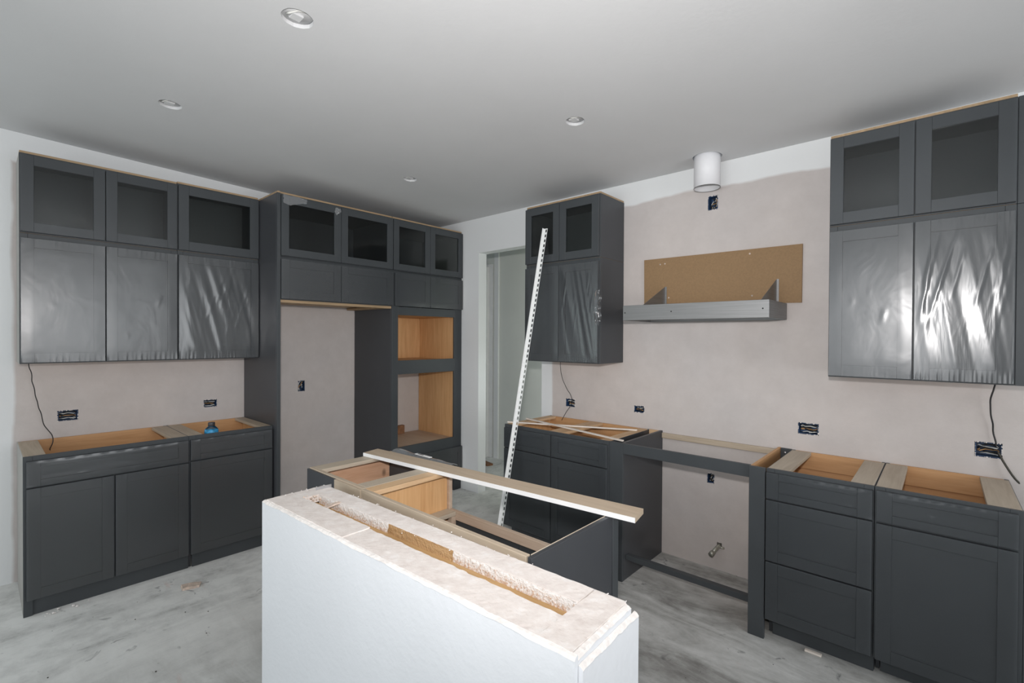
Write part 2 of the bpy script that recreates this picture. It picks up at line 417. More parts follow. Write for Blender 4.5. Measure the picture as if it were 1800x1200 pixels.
# ------------------------------------------------------------------ cabinet builders
def door(root, mp, u0, u1, z0, z1, d, stile=.056, kind='solid', filmtype=None, name='door', famp=.0015, seed=0, rail=None, fregion=None):
    """shaker front: two stiles, two rails, recessed panel or pane, optional protective film"""
    th = .02; b = B(); rail = rail or stile
    b.box(u0, u0+stile, d, d+th, z0, z1, mp); b.box(u1-stile, u1, d, d+th, z0, z1, mp)
    b.box(u0+stile, u1-stile, d, d+th, z0, z0+rail, mp); b.box(u0+stile, u1-stile, d, d+th, z1-rail, z1, mp)
    o = b.build(name, 'gray_paint', root)
    if kind == 'solid':
        part(name.split('_')[0]+'_panel', 'gray_paint', o, u0+stile-.004, u1-stile+.004, d+.003, d+.013, z0+rail-.004, z1-rail+.004, mp=mp, bev=0)
    else:
        part('glass_pane', 'cabinet_glass', o, u0+stile-.004, u1-stile+.004, d+.007, d+.011, z0+rail-.004, z1-rail+.004, mp=mp, bev=0)
    if filmtype:
        w, h = u1-u0, z1-z0; sd = Vector((seed*7.3, seed*3.1, seed*1.7))
        r0, r1, q0, q1 = fregion or (0, 1, 0, 1)
        rd = random.Random(int(seed*10)+3); creases = []
        if filmtype == 'film_wrinkled':
            for k in range(13):
                a0_ = rd.uniform(.12, 1.05); c0_ = rd.uniform(.72, .97); ln = rd.uniform(.25, .75)
                creases.append((a0_, c0_, a0_-ln*rd.uniform(.25, .6), c0_-ln, rd.uniform(.004, .007), rd.uniform(.0006, .0017)))
        else:
            for k in range(3):
                a0_ = rd.uniform(.2, .8); c0_ = rd.uniform(.15, .6); ln = rd.uniform(.05, .22)
                creases.append((a0_, c0_, a0_+ln*rd.uniform(-.5, .9), c0_-ln*rd.uniform(-.3, 1), rd.uniform(.006, .012), rd.uniform(.001, .0025)))
        def ridge(a, c):
            v = 0
            for (a0_, c0_, a1_, c1_, wd, ht) in creases:
                dx, dz = (a1_-a0_)*w, (c1_-c0_)*h; px, pz = (a-a0_)*w, (c-c0_)*h
                L2_ = dx*dx+dz*dz; t_ = max(0, min(1, (px*dx+pz*dz)/L2_))
                d2 = (px-t_*dx)**2+(pz-t_*dz)**2
                if d2 < 9*wd*wd: v += ht*math.exp(-d2/(wd*wd))*math.sin(PI*min(1, .12+t_))
            return v
        def fn(a, c):
            a = r0+(r1-r0)*a; c = q0+(q1-q0)*c
            e = min(1, min(a, 1-a)*9)*min(1, min(c, 1-c)*9)
            u = u0+.002+a*(w-.004); z = z0+.002+c*(h-.004)
            if filmtype == 'film_wrinkled':
                s_ = noise.noise(sd+Vector((a*7+c*3.2, c*.9, 0)))+.6*noise.noise(sd+Vector((a*17+c*6, c*1.3, 4)))
            else:
                s_ = noise.noise(sd+Vector((a*2.2, c*2.2, 0)))+.25*noise.noise(sd+Vector((a*6, c*6, 0)))
            gather = .0018*math.sin(a*w*420+3*noise.noise(sd+Vector((a*9, 0, 0))))*max(0, 1-min(c, 1-c)*14)
            return mp(u, d+th+.003+famp*e*(s_+.7)+max(-.002, gather)+e*ridge(a, c), z)
        b = B().grid(60, 64, fn) if filmtype == 'film_wrinkled' else B().grid(40, 44, fn); b.build('protective_film', filmtype, o)
    return o

def wall_cab(label, mp, u0, u1, z0, z1, D, splits, kind, films, name='wall_cabinet', group=None, top_strip=True, ins='gray_paint', bottom='birch_deep_x', seed=0, grain='cabinet_edge', gap=.002, zlo=.028, zhi=.006, famp=.0015, side_l='gray_paint_side', side_r='gray_paint_side', stile=.056):
    dd = D-.02; loc = mp(u0, 0, z0)
    r = thing(name, label, 'cabinet', loc, group)
    T = .018
    part('side_panel', side_l, r, u0+.0005, u0+T, .002, dd-.018, z0, z1, mp=mp)
    part('side_panel', side_r, r, u1-T, u1-.0005, .002, dd-.018, z0, z1, mp=mp)
    part('top_panel', ins, r, u0+T, u1-T, .002, dd-.018, z1-T, z1, mp=mp, bev=0)
    part('bottom_panel', bottom, r, u0+T, u1-T, .002, dd-.018, z0+.004, z0+T, mp=mp, bev=0)
    part('back_panel', ins, r, u0+T, u1-T, .003, .010, z0+T, z1-T, mp=mp, bev=0)
    b = B(); w = .035
    b.box(u0+.0005, u0+w, dd-.018, dd-.0015, z0, z1, mp); b.box(u1-w, u1-.0005, dd-.018, dd-.0015, z0, z1, mp)
    b.box(u0+w, u1-w, dd-.018, dd-.0015, z0, z0+w, mp); b.box(u0+w, u1-w, dd-.018, dd-.0015, z1-w, z1, mp)
    for q in splits: b.box(q-.018, q+.018, dd-.0178, dd-.0017, z0+w, z1-w, mp)
    b.build('face_frame', 'gray_paint', r)
    us = [u0]+list(splits)+[u1]
    for i in range(len(us)-1):
        a = us[i]+(gap if i else .004); c = us[i+1]-(gap if i < len(us)-2 else .004)
        f = films[i] if films else None
        door(r, mp, a, c, z0+(zhi if kind == 'glass' else .006), z1-(.012 if kind == 'glass' else zlo), dd, stile, kind, f, famp=famp, seed=seed+i)
    if top_strip:
        b = B(); b.box(u0+.002, u1-.002, dd-.035, dd-.003, z1, z1+.013, mp)
        b.build('top_strip', grain, r)
        part('top_strip', grain, r, u0+.002, u0+.03, .004, dd-.035, z1, z1+.013, mp=mp)
        part('top_strip', grain, r, u1-.03, u1-.002, .004, dd-.035, z1, z1+.013, mp=mp)
    return r

L0, L1, L2, L3 = -3.110, -2.729, -2.3457, -1.815
UB, UM, UT, U = 1.361, 2.118, 2.578, .325
FC = 'film_clear'; FT = 'film_taut'; FW = 'film_wrinkled'
wall_cab('gray two-door wall cabinet in taut film, leftmost in the row above the bottle counter', LEFT, L0, L2, UB, UM, U, [L1], 'solid', [FT, FT], seed=1, bottom='birch_deep_y', side_l='raw_side', group='lower wall cabinets')
wall_cab('gray single-door wall cabinet wrapped in film, directly left of the tall fridge panel', LEFT, L2, L3-.001, UB, UM, U, [], 'solid', [FW], seed=4, bottom='birch_deep_y', group='lower wall cabinets', famp=.003)
wall_cab('gray two-door glass-front top cabinet under film at the far left by the ceiling', LEFT, L0, L2, UM+.001, UT, U, [L1], 'glass', [FC, FC], seed=6, side_l='raw_side', group='glass-front top cabinets')
wall_cab('gray single-door glass-front top cabinet beside the deeper fridge surround, left of it', LEFT, L2, L3-.001, UM+.001, UT+.006, U, [], 'glass', [None], seed=9, group='glass-front top cabinets', stile=.062)

# tall fridge panel
F0, F1, F2, F4, F5 = -1.815, -1.3167, -.826, -.4168, .0
DF = .6556
r = thing('fridge_end_panel', 'tall gray end panel left of the empty fridge alcove, floor to top', 'panel', (0, F0, 0))
part('panel_sheet', 'gray_paint_side', r, F0, F0+.020, .004, DF-.022, 0, UT-.003, mp=LEFT)
part('front_stile', 'gray_paint', r, F0, F0+.024, DF-.022, DF-.002, 0, UT-.003, mp=LEFT)
part('top_strip', 'cabinet_edge', r, F0+.001, F0+.02, .004, DF-.004, UT-.003, UT+.010, mp=LEFT)
FB = 1.80; FM = 2.115; FTOP = 2.577
r = wall_cab('deep gray two-door bridge cabinet over the fridge alcove with birch underside', LEFT, F0+.0245, F2, FB, FM, DF, [F1], 'solid', [FT, FT], name='bridge_cabinet', seed=12, bottom='birch_along_y', group=None, top_strip=False, zlo=.018, stile=.06)
part('bottom_rail', 'cabinet_edge', r, F0+.03, F2-.005, DF-.075, DF-.024, FB-.022, FB-.001, mp=LEFT)
part('bottom_rail', 'cabinet_edge', r, F2-.09, F2-.005, .02, DF-.075, FB-.022, FB-.001, mp=LEFT)
r = wall_cab('deep gray glass-front top cabinet above the fridge bridge cabinet, torn film on its left door', LEFT, F0+.0245, F2, FM+.001, FTOP, DF, [F1], 'glass', [None, None], seed=14, group='glass-front top cabinets', ins='gray_paint_side')
for (y0, y1, z0, z1, sd_) in ((-1.775, -1.60, 2.49, 2.566, 2), (-1.375, -1.325, 2.49, 2.55, 5)):   # scraps of film left in the door corners
    def scrap(a, c, y0=y0, y1=y1, z0=z0, z1=z1, sd_=sd_):
        k = noise.noise_vector(Vector((a*4, c*4, sd_)))
        return Vector((DF+.006+.010*abs(k.x), y0+(y1-y0)*a+.012*k.y, z1-(z1-z0)*c*(1-.75*abs(a-.3)**.8)+.006*k.z))
    B().grid(12, 8, scrap).build('torn_film', 'plastic_haze', r)
wall_cab('deep gray glass-front top cabinet above the oven tower, against the corner', LEFT, F2+.0005, F5-.003, FM+.001, FTOP, DF, [F4], 'glass', [None, None], seed=16, group='glass-front top cabinets', ins='gray_paint_side')

# oven tower
r = thing('oven_tower_cabinet', 'tall gray oven cabinet with two empty appliance openings beside the doorway', 'cabinet', (0, F2, 0))
a, c = F2+.0005, F5-.003; dd = DF-.02
OL, OR = -.762, -.100
part('side_panel', 'gray_paint_side', r, a, a+.019, .004, dd-.02, 0, FM, mp=LEFT)
part('side_panel', 'gray_paint_side', r, c-.019, c, .004, dd-.02, 0, FM, mp=LEFT)
part('inner_side_panel', 'birch_vertical', r, a+.020, a+.030, .006, dd-.022, .40, 1.80, mp=LEFT)
part('inner_side_panel', 'birch_vertical', r, c-.055, c-.020, .006, dd-.022, .40, 1.80, mp=LEFT)
b = B()
b.box(a, OL, dd-.02, dd, 0, FM, LEFT); b.box(OR, c, dd-.02, dd, 0, FM, LEFT)
for z0, z1 in ((2.05, FM-.002), (1.725, 1.80), (1.192, 1.317), (.10, .535)): b.box(OL, OR, dd-.02, dd, z0, z1, LEFT)
b.build('face_frame', 'gray_paint', r)
part('shelf', 'birch_along_y', r, a+.030, c-.056, .012, dd-.022, 1.285, 1.305, mp=LEFT)
part('shelf', 'birch_along_y', r, a+.030, c-.056, .012, dd-.022, 1.730, 1.748, mp=LEFT)
part('back_panel', 'birch_vertical', r, a+.030, c-.056, .012, .022, 1.306, 1.729, mp=LEFT)
part('shelf', 'birch_dusty', r, a+.030, c-.056, .012, dd-.021, .497, .517, mp=LEFT)
door(r, LEFT, a+.02, F4-.002, FB+.004, FM-.018, dd+.0005, .055, 'solid', FT, seed=21)
door(r, LEFT, F4+.002, c-.004, FB+.004, FM-.018, dd+.0005, .055, 'solid', FT, seed=22)
door(r, LEFT, a+.02, c-.004, .11, .435, dd+.0005, .055, 'solid', FW, name='drawer_front', seed=23)
part('toe_kick', 'gray_paint', r, OL, OR, dd-.07, dd-.055, 0, .10, mp=LEFT)
b = B().box(-.70, -.28, .024, .062, .518, .605, mp=LEFT); tag(b.build('wood_offcut', 'brown_block', None, (.04, -.49, .518)), 'brown wood offcut lying at the back of the lower oven opening', 'offcut')

# wall cabinets on the hood wall
R0, R1, R2, UR = 1.7754, 2.1105, 2.4546, .3604
RBz, RM, RT = 1.345, 2.100, 2.550
wall_cab('gray two-door wall cabinet with crumpled film hanging off its right edge, beside the doorway', RIGHT, R0, R2, RBz, RM, UR, [R1], 'solid', [FT, FW], seed=31, group='lower wall cabinets', famp=.003)
r = wall_cab('gray glass-front top cabinet beside the doorway behind the white slotted bar', RIGHT, R0, R2, RM+.001, RT, UR, [R1], 'glass', [None, None], seed=33, group='glass-front top cabinets', grain='cabinet_edge')
# crumpled bunch of torn film on the right edge of that door
def crumple(a, c):
    p = Vector((2.425+.06*a, -UR-.006-.03*math.sin(a*PI)*math.sin(c*PI), 1.62+.24*c))
    n = noise.noise_vector(Vector((a*5, c*6, 3)))
    return p+n*.022*(.25+a)+Vector((-.05*(abs(c-.5))*a, 0, 0))
o = B().grid(16, 22, crumple).build('torn_film', 'film_wrinkled', None, (2.45, -UR-.02, 1.74)); tag(o, 'torn scrap of clear film bunched at the edge of the cabinet beside the hood', 'film')

Q0, Q1, Q2 = 3.8157, 4.1511, 4.4804
QB, QM, QT = 1.337, 2.104, 2.556
r = wall_cab('gray two-door wall cabinet in glossy wrinkled film, right of the range hood', RIGHT, Q0, Q2+.002, QB, QM, UR, [Q1], 'solid', [FT, FW], seed=41, group='lower wall cabinets', famp=.0018)
part('filler_strip', 'gray_paint', r, Q2+.0025, 4.56, .31, UR-.022, QB, QM, mp=RIGHT)
r = wall_cab('gray glass-front top cabinet under film, right of the hood against the ceiling', RIGHT, Q0, Q2+.002, QM+.001, QT, UR, [Q1], 'glass', [FC, FC], seed=44, group='glass-front top cabinets')
part('filler_strip', 'gray_paint', r, Q2+.0025, 4.56, .31, UR-.022, QM+.001, QT, mp=RIGHT)

# ------------------------------------------------------------------ base cabinets
def base_cab(label, mp, u0, u1, D, H, fronts, toe_d, side_l='gray_paint_side', side_r='gray_paint_side', floor_z=.62, rails=(.075, .075), seed=0, grain_d='birch_pale_y', grain_u='birch_deep_y', left_skirt=False, nailer=.10, name='base_cabinet', group='base cabinets', inner='birch_vertical', mid=None):
    """open-topped base cabinet; fronts = list of (type,u0,u1,z0,z1,film)"""
    dd = D-.02; r = thing(name, label, 'cabinet', mp(u0, 0, 0), group); T = .016
    for k, (a, m) in enumerate(((u0+.0005, side_l), (u1-T-.0005, side_r))):
        b = B().box(a, a+T, .003, dd-.019, .10, H-.002, mp)
        b.box(a, a+T, .003, toe_d-.016, 0, .10, mp)
        if left_skirt and k == 0: b.box(a, a+T, toe_d-.016, dd-.019, 0, .10, mp)
        b.build('side_panel', m, r)
        s = a+T if k == 0 else a-.002
        part('inner_side_panel', inner, r, s, s+.002, .004, dd-.02, .11, H-.022, mp=mp, bev=0)
    part('back_panel', grain_u, r, u0+T+.003, u1-T-.003, .004, .010, .11, H-.004, mp=mp, bev=0)
    part('nailer', grain_u, r, u0+T+.003, u1-T-.003, .011, .026, H-nailer, H-.002, mp=mp)
    part('cabinet_floor', grain_u, r, u0+T+.003, u1-T-.003, .027, dd-.02, floor_z, floor_z+.012, mp=mp, bev=0)
    part('top_stretcher', grain_d, r, u0+T-.013, u0+T+rails[0], .028, dd-.02, H-.020, H-.001, mp=mp)
    part('top_stretcher', grain_d, r, u1-T-rails[1], u1-T+.013, .028, dd-.02, H-.020, H-.001, mp=mp)
    if mid: part('top_stretcher', grain_d, r, mid[0], mid[1], .028, dd-.02, H-.020, H-.001, mp=mp)
    b = B(); w = .038
    b.box(u0+.0005, u0+w, dd-.018, dd-.001, 0 if left_skirt else .10, H, mp); b.box(u1-w, u1-.0005, dd-.018, dd-.001, .10, H, mp)
    b.box(u0+w, u1-w, dd-.018, dd-.001, H-w, H, mp); b.box(u0+w, u1-w, dd-.018, dd-.001, .10, .14, mp)
    for zz in sorted({round(f[3], 3) for f in fronts if f[3] > .2}): b.box(u0+w, u1-w, dd-.018, dd-.001, zz-.03, zz+.02, mp)
    for uu in sorted({round(f[1], 3) for f in fronts if f[1] > u0+.1}): b.box(uu-.025, uu+.02, dd-.0178, dd-.0012, .14, H-w, mp)
    b.build('face_frame', 'gray_paint', r)
    part('toe_kick', 'gray_paint', r, u0+.02, u1-.002, toe_d-.015, toe_d, 0, .099, mp=mp)
    for i, (ty, a, c, z0, z1, f) in enumerate(fronts):
        door(r, mp, a, c, z0, z1, dd, .056, 'solid', f, name='drawer_front' if ty == 'w' else 'door', seed=seed+i, rail=.036 if (ty == 'w' and z1-z0 < .2) else None, famp=.0015)
    return r
BH = .8697; DB = .6006
B1 = -2.727
base_cab('gray two-door base cabinet with one wide drawer front, leftmost on the left wall', LEFT, L0, L2, DB, BH,
         [('w', L0+.012, L2-.006, .705, BH-.024, FT), ('d', L0+.012, B1-.003, .092, .697, FT), ('d', B1+.003, L2-.006, .092, .697, FT)],
         .572, side_l='raw_side', seed=50, left_skirt=True, grain_d='birch_pale_x', grain_u='birch_deep_y')
r = base_cab('gray base cabinet with one drawer and one door, holding the blue bottle', LEFT, L2, L3-.001, DB, BH,
         [('w', L2+.006, L3-.012, .712, BH-.024, FT), ('d', L2+.006, L3-.012, .092, .703, FT)],
         .572, seed=55, grain_d='birch_pale_x', grain_u='birch_deep_y', floor_z=.715, rails=(.07, .06))

DR = .600
S0, S1, S2 = 1.7689, 2.2067, 2.676
r = base_cab('gray base cabinet with two drawers over two doors, under the thin white strips', RIGHT, S0, S2, DR, BH,
         [('w', S0+.012, 2.222, .700, BH-.022, FC), ('w', 2.230, S2-.006, .700, BH-.022, FC), ('d', S0+.012, 2.222, .11, .692, FC), ('d', 2.230, S2-.006, .11, .692, FC)],
         .51, seed=60, grain_d='birch_along_y', grain_u='birch_deep_x', rails=(.06, .06), mid=(2.18, 2.30))
S3, S4, T1, T2 = 3.5138, 3.5788, 4.033, 4.4789
base_cab('gray three-drawer base cabinet right of the empty range bay', RIGHT, S4+.012, T1, DR, BH,
         [('w', S4+.016, T1-.005, .722, BH-.016, FC), ('w', S4+.016, T1-.005, .408, .714, FC), ('w', S4+.016, T1-.005, .108, .400, FC)],
         .515, seed=65, grain_d='birch_pale_y', grain_u='birch_deep_x', rails=(.085, .075))
r = base_cab('gray base cabinet with one drawer over one door, at the right edge of the view', RIGHT, T1+.001, T2+.016, DR, BH,
         [('w', T1+.008, T2, .722, BH-.012, FC), ('d', T1+.008, T2, .105, .712, FC)],
         .49, seed=70, grain_d='birch_pale_y', grain_u='birch_deep_x', rails=(.075, .085))
part('filler_strip', 'gray_paint', r, T2+.0165, 4.56, .55, DR-.022, 0, BH, mp=RIGHT)

# open bay for the range between the two runs
r = thing('range_bay_frame', 'gray open range bay frame with top rail, posts and low toe rail', 'cabinet', (2.72, 0, 0))
part('post', 'gray_paint', r, S2+.001, 2.775, DR-.042, DR-.022, .0, BH+.002, mp=RIGHT)
part('side_panel', 'gray_paint_side', r, 2.755, 2.774, .004, DR-.043, 0, BH+.002, mp=RIGHT)
part('post', 'gray_paint', r, S3, S4+.011, DR-.022, DR-.002, 0, BH+.002, mp=RIGHT)
part('side_panel', 'birch_deep_y', r, S3+.001, S3+.016, .004, DR-.023, 0, BH+.002, mp=RIGHT)
part('top_rail', 'gray_paint', r, 2.7755, S3-.0005, DR-.040, DR-.022, .806, BH+.002, mp=RIGHT)
part('low_rail', 'gray_paint', r, 2.7755, S3-.0005, .50, .535, .128, .160, mp=RIGHT)
part('back_cleat', 'birch_pale_x', r, 2.7755, S3-.0005, .003, .022, .822, .858, mp=RIGHT)
part('back_block', 'gray_paint', r, S3+.017, S4+.0105, .004, .022, .70, BH, mp=RIGHT)
part('back_block', 'birch_along_x', r, S2+.002, 2.754, .004, .022, .80, BH, mp=RIGHT)
b = B().lathe((0, 0, 0), [(.001, 0), (.007, .001), (.007, .003), (.003, .005)], 12)
bmesh.ops.rotate(b.bm, verts=b.bm.verts, cent=(0, 0, 0), matrix=Matrix.Rotation(PI/2, 3, 'X'))
bmesh.ops.translate(b.bm, verts=b.bm.verts, vec=(3.556, -.022, .845)); b.build('screw', 'screw_steel', r)

# ------------------------------------------------------------------ island
IY0, IY1, IZ = -2.172, -1.683, .874
r = thing('island_cabinet', 'island base cabinet with gray end and open knotty-pine top, left end of the island', 'cabinet', (1.90, -1.93, 0))
x0, x1 = 1.900, 2.398
part('side_panel', 'pine_knotty', r, x0, x0+.016, IY0+.012, IY1-.02, .10, IZ-.021)
part('side_panel', 'pine_knotty', r, x1-.016, x1, IY0+.012, IY1-.02, .10, IZ-.021)
part('back_panel', 'gray_paint_side', r, x0, 2.17, IY0, IY0+.012, 0, IZ-.004)
part('back_panel', 'birch_pale_x', r, 2.171, x1, IY0, IY0+.012, 0, IZ-.004)
part('back_rail', 'birch_pale_x', r, x0, x1, IY0+.0125, IY0+.032, IZ-.10, IZ)
part('front_rail', 'birch_pale_x', r, x0, x1, IY1-.02, IY1, IZ-.045, IZ)
part('front_panel', 'gray_paint', r, x0, x1, IY1-.02, IY1, .10, IZ-.046)
part('top_stretcher', 'birch_pale_y', r, x0, x0+.085, IY0+.033, IY1-.021, IZ-.019, IZ)
part('top_stretcher', 'birch_pale_y', r, x1-.075, x1, IY0+.033, IY1-.021, IZ-.019, IZ)
part('cabinet_floor', 'pine_knotty', r, x0+.017, x1-.017, IY0+.034, IY1-.022, .60, .615)
door(r, lambda u, d_, z: Vector((u, IY1+d_, z)), x0+.01, x1-.004, .12, .70, .0, .056, 'solid', None)
door(r, lambda u, d_, z: Vector((u, IY1+d_, z)), x0+.01, x1-.004, .71, IZ-.015, .0, .056, 'solid', None, name='drawer_front', rail=.036)

r = thing('sink_base_cabinet', 'open sink base of the island with birch inside and gray right end panel', 'cabinet', (2.41, -1.93, 0))
x0, x1 = 2.404, 3.352
SZ = .675
part('side_panel', 'birch_vertical', r, x0, x0+.018, IY0+.022, IY1-.022, .10, IZ-.021)
part('top_stretcher', 'birch_along_y', r, x0, x0+.066, IY0+.022, IY1-.022, IZ-.020, IZ)
part('back_rail', 'birch_pale_x', r, x0, x1-.021, IY0+.001, IY0+.020, .10, IZ)
part('front_stile', 'birch_dusty', r, x0, x0+.032, IY1-.020, IY1, .10, IZ)
part('side_panel', 'gray_paint_side', r, x1-.016, x1, IY0+.002, IY1-.020, 0, IZ-.001)
part('side_lining', 'birch_pale_y', r, x1-.020, x1-.0165, IY0+.021, IY1-.022, .1, IZ)
part('front_stile', 'gray_paint', r, x1-.019, x1+.004, IY1-.019, IY1+.02, 0, IZ-.003)
part('apron_rail', 'birch_dusty', r, x0+.033, x1-.021, IY1-.022, IY1, SZ-.042, SZ)
part('side_rail', 'birch_pale_y', r, x0+.019, x0+.085, IY0+.022, IY1-.0225, SZ-.02, SZ)
part('inner_stile', 'birch_dusty', r, x0+.06, x0+.085, IY1-.05, IY1-.0225, .12, SZ-.021)
part('cabinet_floor', 'gray_paint', r, x0+.019, x1-.021, IY0+.022, IY1-.022, .10, .115)
xm = (x0+x1)/2
door(r, lambda u, d_, z: Vector((u, IY1+d_, z)), x0+.004, xm-.002, .12, SZ-.03, .0, .056, 'solid', None)
door(r, lambda u, d_, z: Vector((u, IY1+d_, z)), xm+.002, x1-.022, .12, SZ-.03, .0, .056, 'solid', None)

# ragged half-height wall in front of the island
ang = math.radians(2.2); KO = Vector((2.230, -2.508, 0))
ks, kc = math.sin(ang), math.cos(ang)
def K(s, t, z): return KO+Vector((kc*s-ks*t, ks*s+kc*t, z))
KL, KT, KZ = 1.470, .272, .876
r = thing('wall_knee', None, None, tuple(KO), kind='structure')
def rag(s, k, amp=1):
    p = Vector((s*7, k*5.1, 0))
    v = .5+.5*noise.noise(p)+.35*noise.noise(p*4)+.2*noise.noise(p*13)
    return max(0, v)*amp
def ragged_sheet(name, a0, a1, fn, th, k, n=150, amp=.010, top=KZ-.002):
    """upright board: outer skin ends lower than the core, both torn along the top"""
    b = B(); bm = b.bm; cols = []
    for i in range(n+1):
        s = a0+(a1-a0)*i/n
        zi = top-.35*amp*rag(s, k+2); zo = top-.004-amp*rag(s, k)
        zo = min(zo, zi-.001)
        cols.append([bm.verts.new(q) for q in (fn(s, 0, 0), fn(s, 0, zo-.003), fn(s, -.0012*rag(s, k+5), zo), fn(s, th*.45, zi-.002), fn(s, th, zi), fn(s, th, 0))])
    for c0, c1 in zip(cols, cols[1:]):
        for j in range(6): bm.faces.new((c0[j], c1[j], c1[(j+1) % 6], c0[(j+1) % 6]))
    bm.faces.new(cols[0]); bm.faces.new(cols[-1][::-1])
    bmesh.ops.recalc_face_normals(bm, faces=bm.faces)
    o = b.build(name, 'wall_white_textured', r); o.data.materials.append(MAT['gypsum'])
    for f in o.data.polygons:
        if f.normal.z > .25: f.material_index = 1
    return o
ragged_sheet('front_board', 0, KL-.0, lambda s, t, z: K(s, t, z), .013, 1, amp=.008)
ragged_sheet('back_board', .0, KL-.02, lambda s, t, z: K(s, KT-t, z), .012, 7, amp=.004)
ragged_sheet('left_end_board', .0135, KT-.0125, lambda s, t, z: K(t, s, z), .012, 11, n=40, amp=.005)
ragged_sheet('right_end_board', .0135, KT-.013, lambda s, t, z: K(KL-t, s, z), .014, 15, n=70, amp=.009, top=KZ-.004)
ragged_sheet('right_end_board', .0135, KT+.004, lambda s, t, z: K(KL+.012-t, s, z), .0115, 19, n=70, amp=.012, top=KZ-.022)
def top_board(name, s0, s1, t0, t1, z, seed, mat='torn_paper', h=.03, amp=.0009, e=.002):
    n = max(8, int((s1-s0)/.012)); m = max(4, int((t1-t0)/.012)); b = B(); bm = b.bm
    def P(i, j):
        s, t = s0+(s1-s0)*i/n, t0+(t1-t0)*j/m
        q = Vector((s*30, t*30, seed)); w = noise.noise_vector(q*1.3)
        s += w.x*e if i in (0, n) else 0; t += w.y*e if j in (0, m) else 0
        return s, t, z+amp*noise.noise(q*.8)+.6*amp*noise.noise(q*2.9)
    g = [[bm.verts.new(K(*P(i, j))) for j in range(m+1)] for i in range(n+1)]
    for i in range(n):
        for j in range(m): bm.faces.new((g[i][j], g[i+1][j], g[i+1][j+1], g[i][j+1]))
    rim = [g[i][0] for i in range(n+1)]+[g[n][j] for j in range(1, m+1)]+[g[i][m] for i in range(n-1, -1, -1)]+[g[0][j] for j in range(m-1, 0, -1)]
    low = [bm.verts.new(v.co-Vector((0, 0, h))) for v in rim]
    k = len(rim)
    for q in range(k): bm.faces.new((rim[q], low[q], low[(q+1) % k], rim[(q+1) % k]))
    bmesh.ops.recalc_face_normals(bm, faces=bm.faces)
    return b.build(name, mat, r)
SA, SB = .120, KL-.105      # slot ends
ta, tb = .118, .180         # slot sides
top_board('top_board', .012, SA+.45, .0125, ta, KZ-.001, 3, e=.003)
top_board('top_board', SA+.452, SB-.0, .0125, ta-.004, KZ-.004, 5, e=.005)
top_board('top_board', SA-.01, SB+.0, tb, KT-.0125, KZ, 9, e=.002)
top_board('top_board', .012, SA-.012, ta+.002, KT-.0125, KZ-.002, 12, e=.003)
top_board('top_board', SB+.003, KL-.015, .0125, KT-.0125, KZ-.002, 15, e=.002)
def slot_face(a, c):
    s = SA+(SB-SA)*a
    return K(s, tb-.001-.004*c-.003*max(0, noise.noise(Vector((s*60, c*4, 0)))), KZ-.002-.045*c)
B().grid(160, 6, slot_face, False).build('torn_core', 'torn_core', r)
b = B()
b.prism([K(SA-.02, ta-.03, .80), K(SB+.02, ta-.03, .80), K(SB+.02, ta+.028, .80), K(SA-.02, ta+.028, .80)], (0, 0, .047)); b.build('stud', 'stud_tan', r)
b = B().prism([K(SA-.02, ta+.0295, .80), K(SB+.02, ta+.0295, .80), K(SB+.02, tb-.004, .80), K(SA-.02, tb-.004, .80)], (0, 0, .041)); b.build('stud', 'stud_tan', r)
b = B().prism([K(.014, .014, .05), K(KL-.016, .014, .05), K(KL-.016, ta-.032, .05), K(.014, ta-.032, .05)], (0, 0, .75)); b.build('core', 'gypsum', r)
b = B().prism([K(.235, ta-.004, KZ-.016), K(.262, ta-.004, KZ-.014), K(.275, tb+.004, KZ-.002), K(.25, tb+.004, KZ-.004)], (0, 0, .004)); b.build('paper_scrap', 'plaster_chip', r)
b = B()
for i in range(26):
    b.chip(K(SA-.03+random.uniform(0, .075), ta+random.uniform(-.005, .055), KZ-random.uniform(0, .02)), random.uniform(.003, .007), .9)
tag(b.build('broken_gypsum', 'plaster_chip', r), kind='stuff')
b = B()
for i in range(120):
    e = random.random()
    if e < .35: p = K(random.uniform(.02, KL), random.uniform(.004, .016), KZ-random.uniform(.003, .009))
    elif e < .6: p = K(random.uniform(.02, KL), KT-random.uniform(.002, .012), KZ-random.uniform(0, .004))
    elif e < .75: p = K(KL-random.uniform(0, .015), random.uniform(.01, KT), KZ-random.uniform(.003, .012))
    elif e < .85: p = K(random.uniform(.0, .03), random.uniform(.01, KT), KZ-random.uniform(0, .003))
    else: p = K(random.uniform(SA, SB), tb-random.uniform(-.004, .01), KZ-random.uniform(0, .01))
    b.chip(p, random.uniform(.001, .0032), .6)
tag(b.build('gypsum_crumbs', 'gypsum', r), kind='stuff')
# small metal corner bead left sticking out at the far left corner
b = B().prism([K(.052, KT-.075, KZ-.001), K(.056, KT-.006, KZ-.001), K(.059, KT-.006, KZ-.001), K(.055, KT-.075, KZ-.001)], (0, 0, .012))
b.build('corner_bead', 'screw_steel', r)

# ------------------------------------------------------------------ loose things on and around the cabinets
# board lying across the island
z = IZ+.001
pa, pb, pc, pd = Vector((1.897, -1.858, z)), Vector((3.451, -1.716, z)), Vector((3.430, -1.611, z)), Vector((1.872, -1.752, z))
r = thing('plank', 'long tan board with white painted edge lying across the island cabinets', 'board', tuple((pa+pc)/2))
B().prism([pa, pb, pc, pd], (0, 0, .019)).build('board_body', 'board_tan', r)
n_ = (pa-pd).normalized()*.0015
B().prism([pa, pb, pb+n_, pa+n_], (0, 0, .0185)).build('painted_edge', 'white_trim', r, ).location.z += .0003

